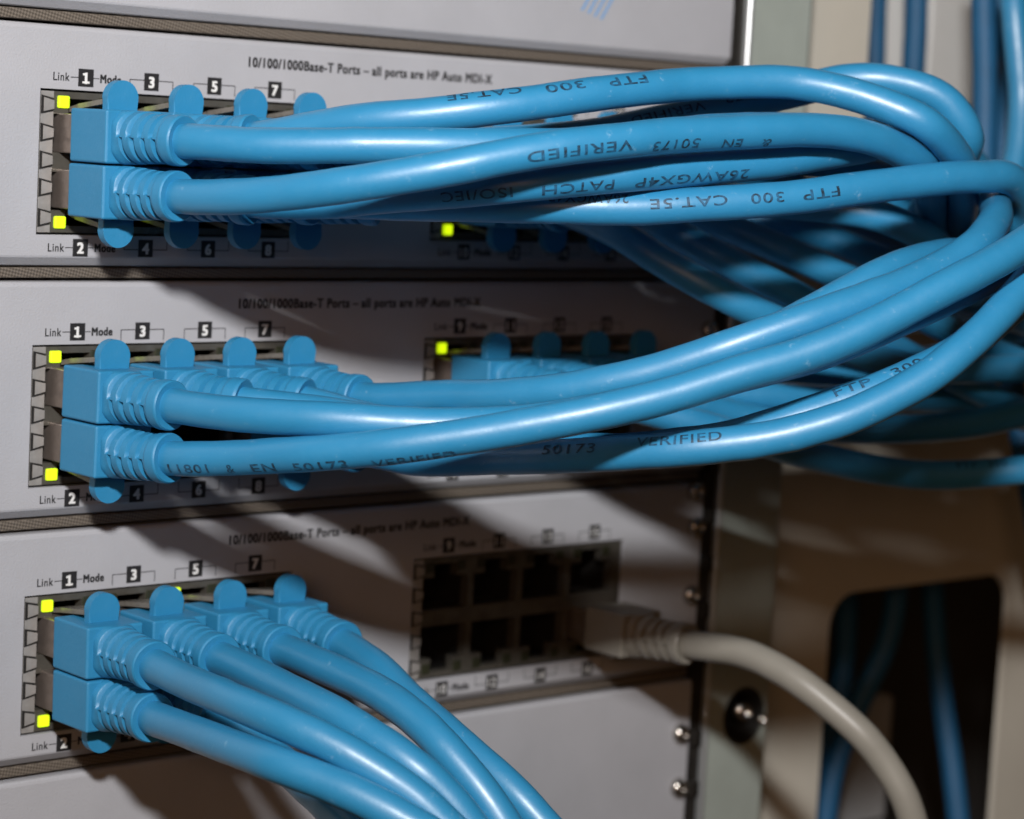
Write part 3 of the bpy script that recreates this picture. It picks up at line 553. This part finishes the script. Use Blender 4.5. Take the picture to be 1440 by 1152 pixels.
class Path:
    def __init__(self, pts, wob=0.16):
        q = spline(pts, 12); self.q = q; self.s = [0.0]
        ph = random.random() * 60; run = 0.0
        for i in range(1, len(q) - 1):
            run += (q[i + 1] - q[i]).length
            k = wob * max(0.0, min(1.0, (run - 16) / 10))
            q[i] = q[i] + Vector((math.sin(run * 0.09 + ph), math.sin(run * 0.075 + 2 * ph), math.sin(run * 0.11 + 3 * ph))) * k
        for a, b in zip(q, q[1:]): self.s.append(self.s[-1] + (b - a).length)
        self.len = self.s[-1]
    def at(self, s):
        s = max(0.0, min(self.len, s)); lo, hi = 0, len(self.s) - 1
        while hi - lo > 1:
            md = (lo + hi) // 2
            if self.s[md] <= s: lo = md
            else: hi = md
        k = (s - self.s[lo]) / max(1e-9, self.s[hi] - self.s[lo])
        return self.q[lo].lerp(self.q[hi], k)
    def frame(self, s):
        a, b = self.at(s - 0.8), self.at(s + 0.8)
        T = (b - a).normalized()
        Z = Vector((0, 0, 1)); Nn = Z - Z.dot(T) * T
        if Nn.length < 0.25: Nn = Nn + 0.3 * Vector((-0.6, -0.75, 0)); Nn -= Nn.dot(T) * T
        Nn.normalize()
        return self.at(s), T, Nn, T.cross(Nn)
def transported(path, ss):
    """frames along the path without twist"""
    out = []; N0 = None
    for s in ss:
        p, T, N1, _ = path.frame(s)
        if N0 is None: N0 = N1
        N0 = (N0 - N0.dot(T) * T).normalized()
        out.append((p, T, N0.copy(), T.cross(N0)))
    return out
def tube(name, path, s0, s1, radius, o, nseg=24, step=1.5, cap=True):
    n = max(3, int((s1 - s0) / step)); ss = [s0 + (s1 - s0) * i / n for i in range(n + 1)]
    fr = transported(path, ss); vs, fs = [], []
    ph = random.random() * 60
    kinks = [(random.uniform(s0 + 20, s1), random.uniform(0, 6.28), random.uniform(0.02, 0.045)) for _ in range(3)]
    for i, (p, T, Nn, B) in enumerate(fr):
        s = ss[i]
        r = radius * (1 + 0.009 * math.sin(s * 0.31 + ph) + 0.006 * math.sin(s * 0.83 + 2 * ph))
        c = p
        for k in range(nseg):
            a = 2 * math.pi * k / nseg
            kk = sum(am * math.exp(-((s - ks) / 1.6) ** 2) * max(0.0, math.cos(a - ka)) for ks, ka, am in kinks)
            vs.append(c + (Nn * math.cos(a) + B * math.sin(a)) * r * (1 + kk) - o)
    for i in range(n):
        for k in range(nseg):
            a, b = i * nseg + k, i * nseg + (k + 1) % nseg
            fs.append((a, b, b + nseg, a + nseg))
    if cap: fs += [tuple(range(nseg))[::-1], tuple(n * nseg + k for k in range(nseg))]
    return mesh(name, vs, fs)
BOOT = 13.4
def boot_mesh(path, o, r0=4.75, r1=4.25):
    """strain relief: staggered half-ring slots, solid collar at the cable end"""
    nt, ns = 48, 100; vs, fs = [], []
    ss = [-0.2 + (BOOT + 0.2) * i / ns for i in range(ns + 1)]
    fr = transported(path, ss)
    def ss01(x, a, b):
        x = max(0.0, min(1.0, (x - a) / (b - a))); return x * x * (3 - 2 * x)
    for i, (p, T, Nn, B) in enumerate(fr):
        s = ss[i]; base = r0 + (r1 - r0) * ss01(s, 0, 9.5) + 0.2 * ss01(s, 10.9, 11.3) - 0.25 * ss01(s, BOOT - 0.35, BOOT)
        for k in range(nt):
            a = 2 * math.pi * k / nt            # 0 = top, 90 = side facing out
            ca, sa = math.cos(a), math.sin(a)
            up = ca > 0
            sq = (abs(ca) ** 6 + abs(sa) ** 6) ** (-1 / 6)         # squarer where it leaves the plug
            f = 1 - ss01(s, 0.0, 2.2)
            r = base * (1 + (min(sq, 1.12) - 1) * f)
            off = 0.0 if up else 1.3
            d = 0.0
            for g in (1.3, 3.85, 6.4, 8.95):
                x = s - g - off * 0.55
                d = max(d, ss01(x, -0.05, 0.2) * (1 - ss01(x, 0.8, 1.05)))
            mask = ss01(abs(ca), 0.05, 0.16)
            vs.append(p + (Nn * ca + B * sa) * (r - 1.25 * d * mask) - o)
    for i in range(ns):
        for k in range(nt):
            a, b = i * nt + k, i * nt + (k + 1) % nt
            fs.append((a, b, b + nt, a + nt))
    fs.append(tuple(range(nt))[::-1])
    e = len(vs); p, T, Nn, B = fr[-1]
    for k in range(nt):
        a = 2 * math.pi * k / nt
        vs.append(p - T * 0.25 + (Nn * math.cos(a) + B * math.sin(a)) * (CABLE_R - 0.25) - o)
    for k in range(nt):
        a, b = ns * nt + k, ns * nt + (k + 1) % nt
        fs.append((a, b, e + (k + 1) % nt, e + k))
    return mesh('boot', vs, fs)

# plug pieces, local origin on the panel face at the middle of the socket; the tab points up
PH = 4.7
def plug_body():
    bm = bmesh.new(); add_box(bm, -5.85, 5.85, -16.5, -4.7, -PH, PH)
    bmesh.ops.bevel(bm, geom=bm.edges[:], offset=0.42, segments=3, profile=0.5, affect='EDGES')
    return from_bm('plug', bm)
def tab_mesh():
    pts = [(-3.15, PH - 0.4), (-3.15, 6.75)] + [(3.15 * -math.cos(math.pi * i / 36), 6.75 + 3.15 * math.sin(math.pi * i / 36)) for i in range(1, 36)] + [(3.15, 6.75), (3.15, PH - 0.4)]
    return prism_mesh('release_tab', pts, -12.6, -10.7, 0.25)
def latch_mesh():
    bm = bmesh.new()
    for (ya, za, yb, zb, w, th) in ((-10.75, 6.2, -1.5, 5.0, 2.4, 0.9), (-1.5, 5.0, 3.5, 4.0, 2.2, 0.9)):
        vs = [bm.verts.new(q) for q in ((-w, ya, za - th/2), (w, ya, za - th/2), (w, yb, zb - th/2), (-w, yb, zb - th/2), (-w, ya, za + th/2), (w, ya, za + th/2), (w, yb, zb + th/2), (-w, yb, zb + th/2))]
        for f in ((0,1,2,3),(4,7,6,5),(0,4,5,1),(1,5,6,2),(2,6,7,3),(3,7,4,0)): bm.faces.new([vs[i] for i in f])
    return from_bm('latch', bm)
PLUG = {'blue': plug_body()}; PLUG['grey'] = PLUG['blue'].copy()
TAB = tab_mesh(); LATCH = latch_mesh(); NOSE = box_mesh('plug_shield', -5.0, 5.0, -5.0, 8.5, -3.4, 3.6, 0.2)
PLUG['blue'].materials.append(MAT['plug_blue']); PLUG['grey'].materials.append(MAT['grey_pvc'])
TAB.materials.append(MAT['plug_blue']); LATCH.materials.append(MAT['latch_plastic']); NOSE.materials.append(MAT['plug_metal'])

for p_ in TAB.polygons: p_.use_smooth = True
TAB.set_sharp_from_angle(angle=math.radians(24))
MODN = ('highest port module', 'middle port module', 'lowest port module')
NTH = ('first', 'second', 'third', 'fourth')
EXTRA = {'r0p3': ', arching over bundle', 'r0p2': ', printed VERIFIED', 'r0p6': ', printed CAT.5E', 'r0p4': ', printed PATCH',
         'r1p2': ', printed 11801'}
CABLES = {}
for key, pts in PATHS.items():
    if key[0] == 'v': continue
    if key == 'grey': r, b, k, low = 2, 1, 3, 1
    else:
        r = int(key[1]); b = 0 if key[2] == 'p' else 1; n = int(key[3]) - 1; k, low = n // 2, n % 2
    o = Vector((b * B2 + PC + JP * k, 0.0, -PITCH * r - (7.45 if not low else 17.2)))
    if key == 'grey': label = 'light grey patch cable plugged into the lowest port module'
    else: label = 'blue patch cable in %s %s socket, %s block of %s%s' % (NTH[k], 'lower' if low else 'upper', 'first' if b == 0 else 'second', MODN[r], EXTRA.get(key, ''))
    e = empty('patch_cable', o, label, 'patch cable', 'patch cables plugged into the switch')
    path = Path(pts); CABLES[key] = (path, e, o)
    hue = 'grey' if key == 'grey' else 'blue'
    pl = link('plug', PLUG[hue], e)
    link('plug_shield', NOSE, pl); lt = link('latch', LATCH, pl)
    if hue == 'blue':
        tb = link('release_tab', TAB, pl)
    if low: pl.scale = (1, 1, -1)
    pl.rotation_euler = (0, math.radians(random.uniform(-0.7, 0.7)), math.radians(random.uniform(-0.8, 0.8)))
    bt = new_obj('boot', boot_mesh(path, o), 'plug_blue' if hue == 'blue' else 'grey_pvc', e, True)
    bt.data.set_sharp_from_angle(angle=math.radians(48))
    new_obj('cable', tube('cable', path, BOOT - 1.5, path.len, CABLE_R, o), 'cable_blue' if hue == 'blue' else 'grey_pvc', e, True)
V_LABELS = {'v1': 'blue network cable hanging behind the cable plate, next to its cut-out edge', 'v2': 'blue network cable hanging behind the plate, crossing the lower cut-out',
            'v3': 'blue network cable hanging in front of the upper cut-out, bending away from the post', 'v4': 'blue network cable hanging in front of the plate, bowed sideways',
            'v5': 'blue network cable crossing the bowed one in front of the plate',
            'v6': 'blue network cable hanging beside the equipment box in the lower cut-out',
            'v7': 'blue network cable coming out of the upper cut-out and running sideways',
            'v8': 'blue network cable running sideways under the loops, beside the upper cut-out'}
for key, lab in V_LABELS.items():
    path = Path(PATHS[key]); o = path.at(path.len)
    c = new_obj('network_cable', tube('network_cable', path, 0, path.len, CABLE_R, o, nseg=18, step=3), 'dark_cable_blue', None, True)
    c.location = o * S; c['label'] = lab; c['category'] = 'network cable'; c['group'] = 'cables hanging by the cable plate'

# ------------------------------------------------------------------ lettering printed along the cables
WORDS = [
    ('r0p3', 'FTP', 87.2, 8.2, 52, 1),
    ('r0p3', '300', 74.2, 7.4, 46, 1),
    ('r0p3', 'CAT.5E', 62.5, 12.5, 34, 1),
    ('r0p2', 'VERIFIED', 97.1, 19, 103, 1),
    ('r0p2', '50173', 111.3, 10.2, 118, 1),
    ('r0p2', 'EN', 120.3, 4.1, 126, 1),
    ('r0p2', '&', 126.6, 2, 132, 1),
    ('r0p4', '26AWGX4P', 107.3, 23.5, 118, 1),
    ('r0p4', 'PATCH', 80, 12.7, 116, 1),
    ('r0p4', 'ISO/IEC', 62.9, 11.5, 112, 1),
    ('r0p6', 'FTP', 111, 7.4, 82, 1),
    ('r0p6', '300', 100, 6.1, 80, 1),
    ('r0p6', 'CAT.5E', 89.6, 13.4, 78, 1),
    ('r0p6', '26AWGX4P', 72.5, 13.4, 58, 1),
    ('r0p5', 'VERIFIED', 85.7, 15.1, 62, 1),
    ('r0p5', '50173', 100.8, 10.9, 56, 1),
    ('r1p2', '11801', 15.1, 8.1, 118, 0),
    ('r1p2', '&', 27.1, 1.7, 122, 0),
    ('r1p2', 'EN', 32.5, 5.1, 126, 0),
    ('r1p2', '50173', 41.2, 10, 130, 0),
    ('r1p2', 'VERIFIED', 55.4, 13.8, 140, 0),
    ('r1p8', '50173', 58.3, 10.5, 62, 0),
    ('r1p8', 'VERIFIED', 76.3, 14.3, 50, 0),
    ('r1p5', 'FTP', 114.5, 6.7, 38, 0),
    ('r1p5', '300', 125.2, 6, 36, 0),
    ('r1q1', 'FTP', 108, 4.6, 40, 0),
    ('r1q1', '300', 114.9, 4.3, 40, 0),
]
def cable_word(key, word, s0, width, theta, flip, cap=1.85):
    path, e, o = CABLES[key]
    pts, fs, w = text_mesh(word, 0.012)
    kx = width / w
    bm = bmesh.new(); vv = [bm.verts.new((p[0] * kx, p[1] * cap, 0)) for p in pts]
    for f in fs:
        try: bm.faces.new([vv[i] for i in f])
        except ValueError: pass
    for i in range(1, 8):
        bmesh.ops.bisect_plane(bm, geom=bm.verts[:] + bm.edges[:] + bm.faces[:], plane_co=(0, cap * i / 8, 0), plane_no=(0, 1, 0))
    x = 0.8
    while x < width:
        bmesh.ops.bisect_plane(bm, geom=bm.verts[:] + bm.edges[:] + bm.faces[:], plane_co=(x, 0, 0), plane_no=(1, 0, 0)); x += 0.8
    R_ = CABLE_R * 1.015 + 0.035
    for v in bm.verts:
        x, y = v.co.x, v.co.y - cap / 2
        s = s0 - x if flip else s0 + x
        th = math.radians(theta) + (y if flip else -y) / R_
        p, T, Nn, B = path.frame(s)
        v.co = p + (Nn * math.cos(th) + B * math.sin(th)) * R_ - o
    for v in bm.verts: v.co *= S
    me = bpy.data.meshes.new('lettering'); bm.to_mesh(me); bm.free()
    new_obj('lettering', me, 'cable_ink', e)
for wd in WORDS: cable_word(*wd)
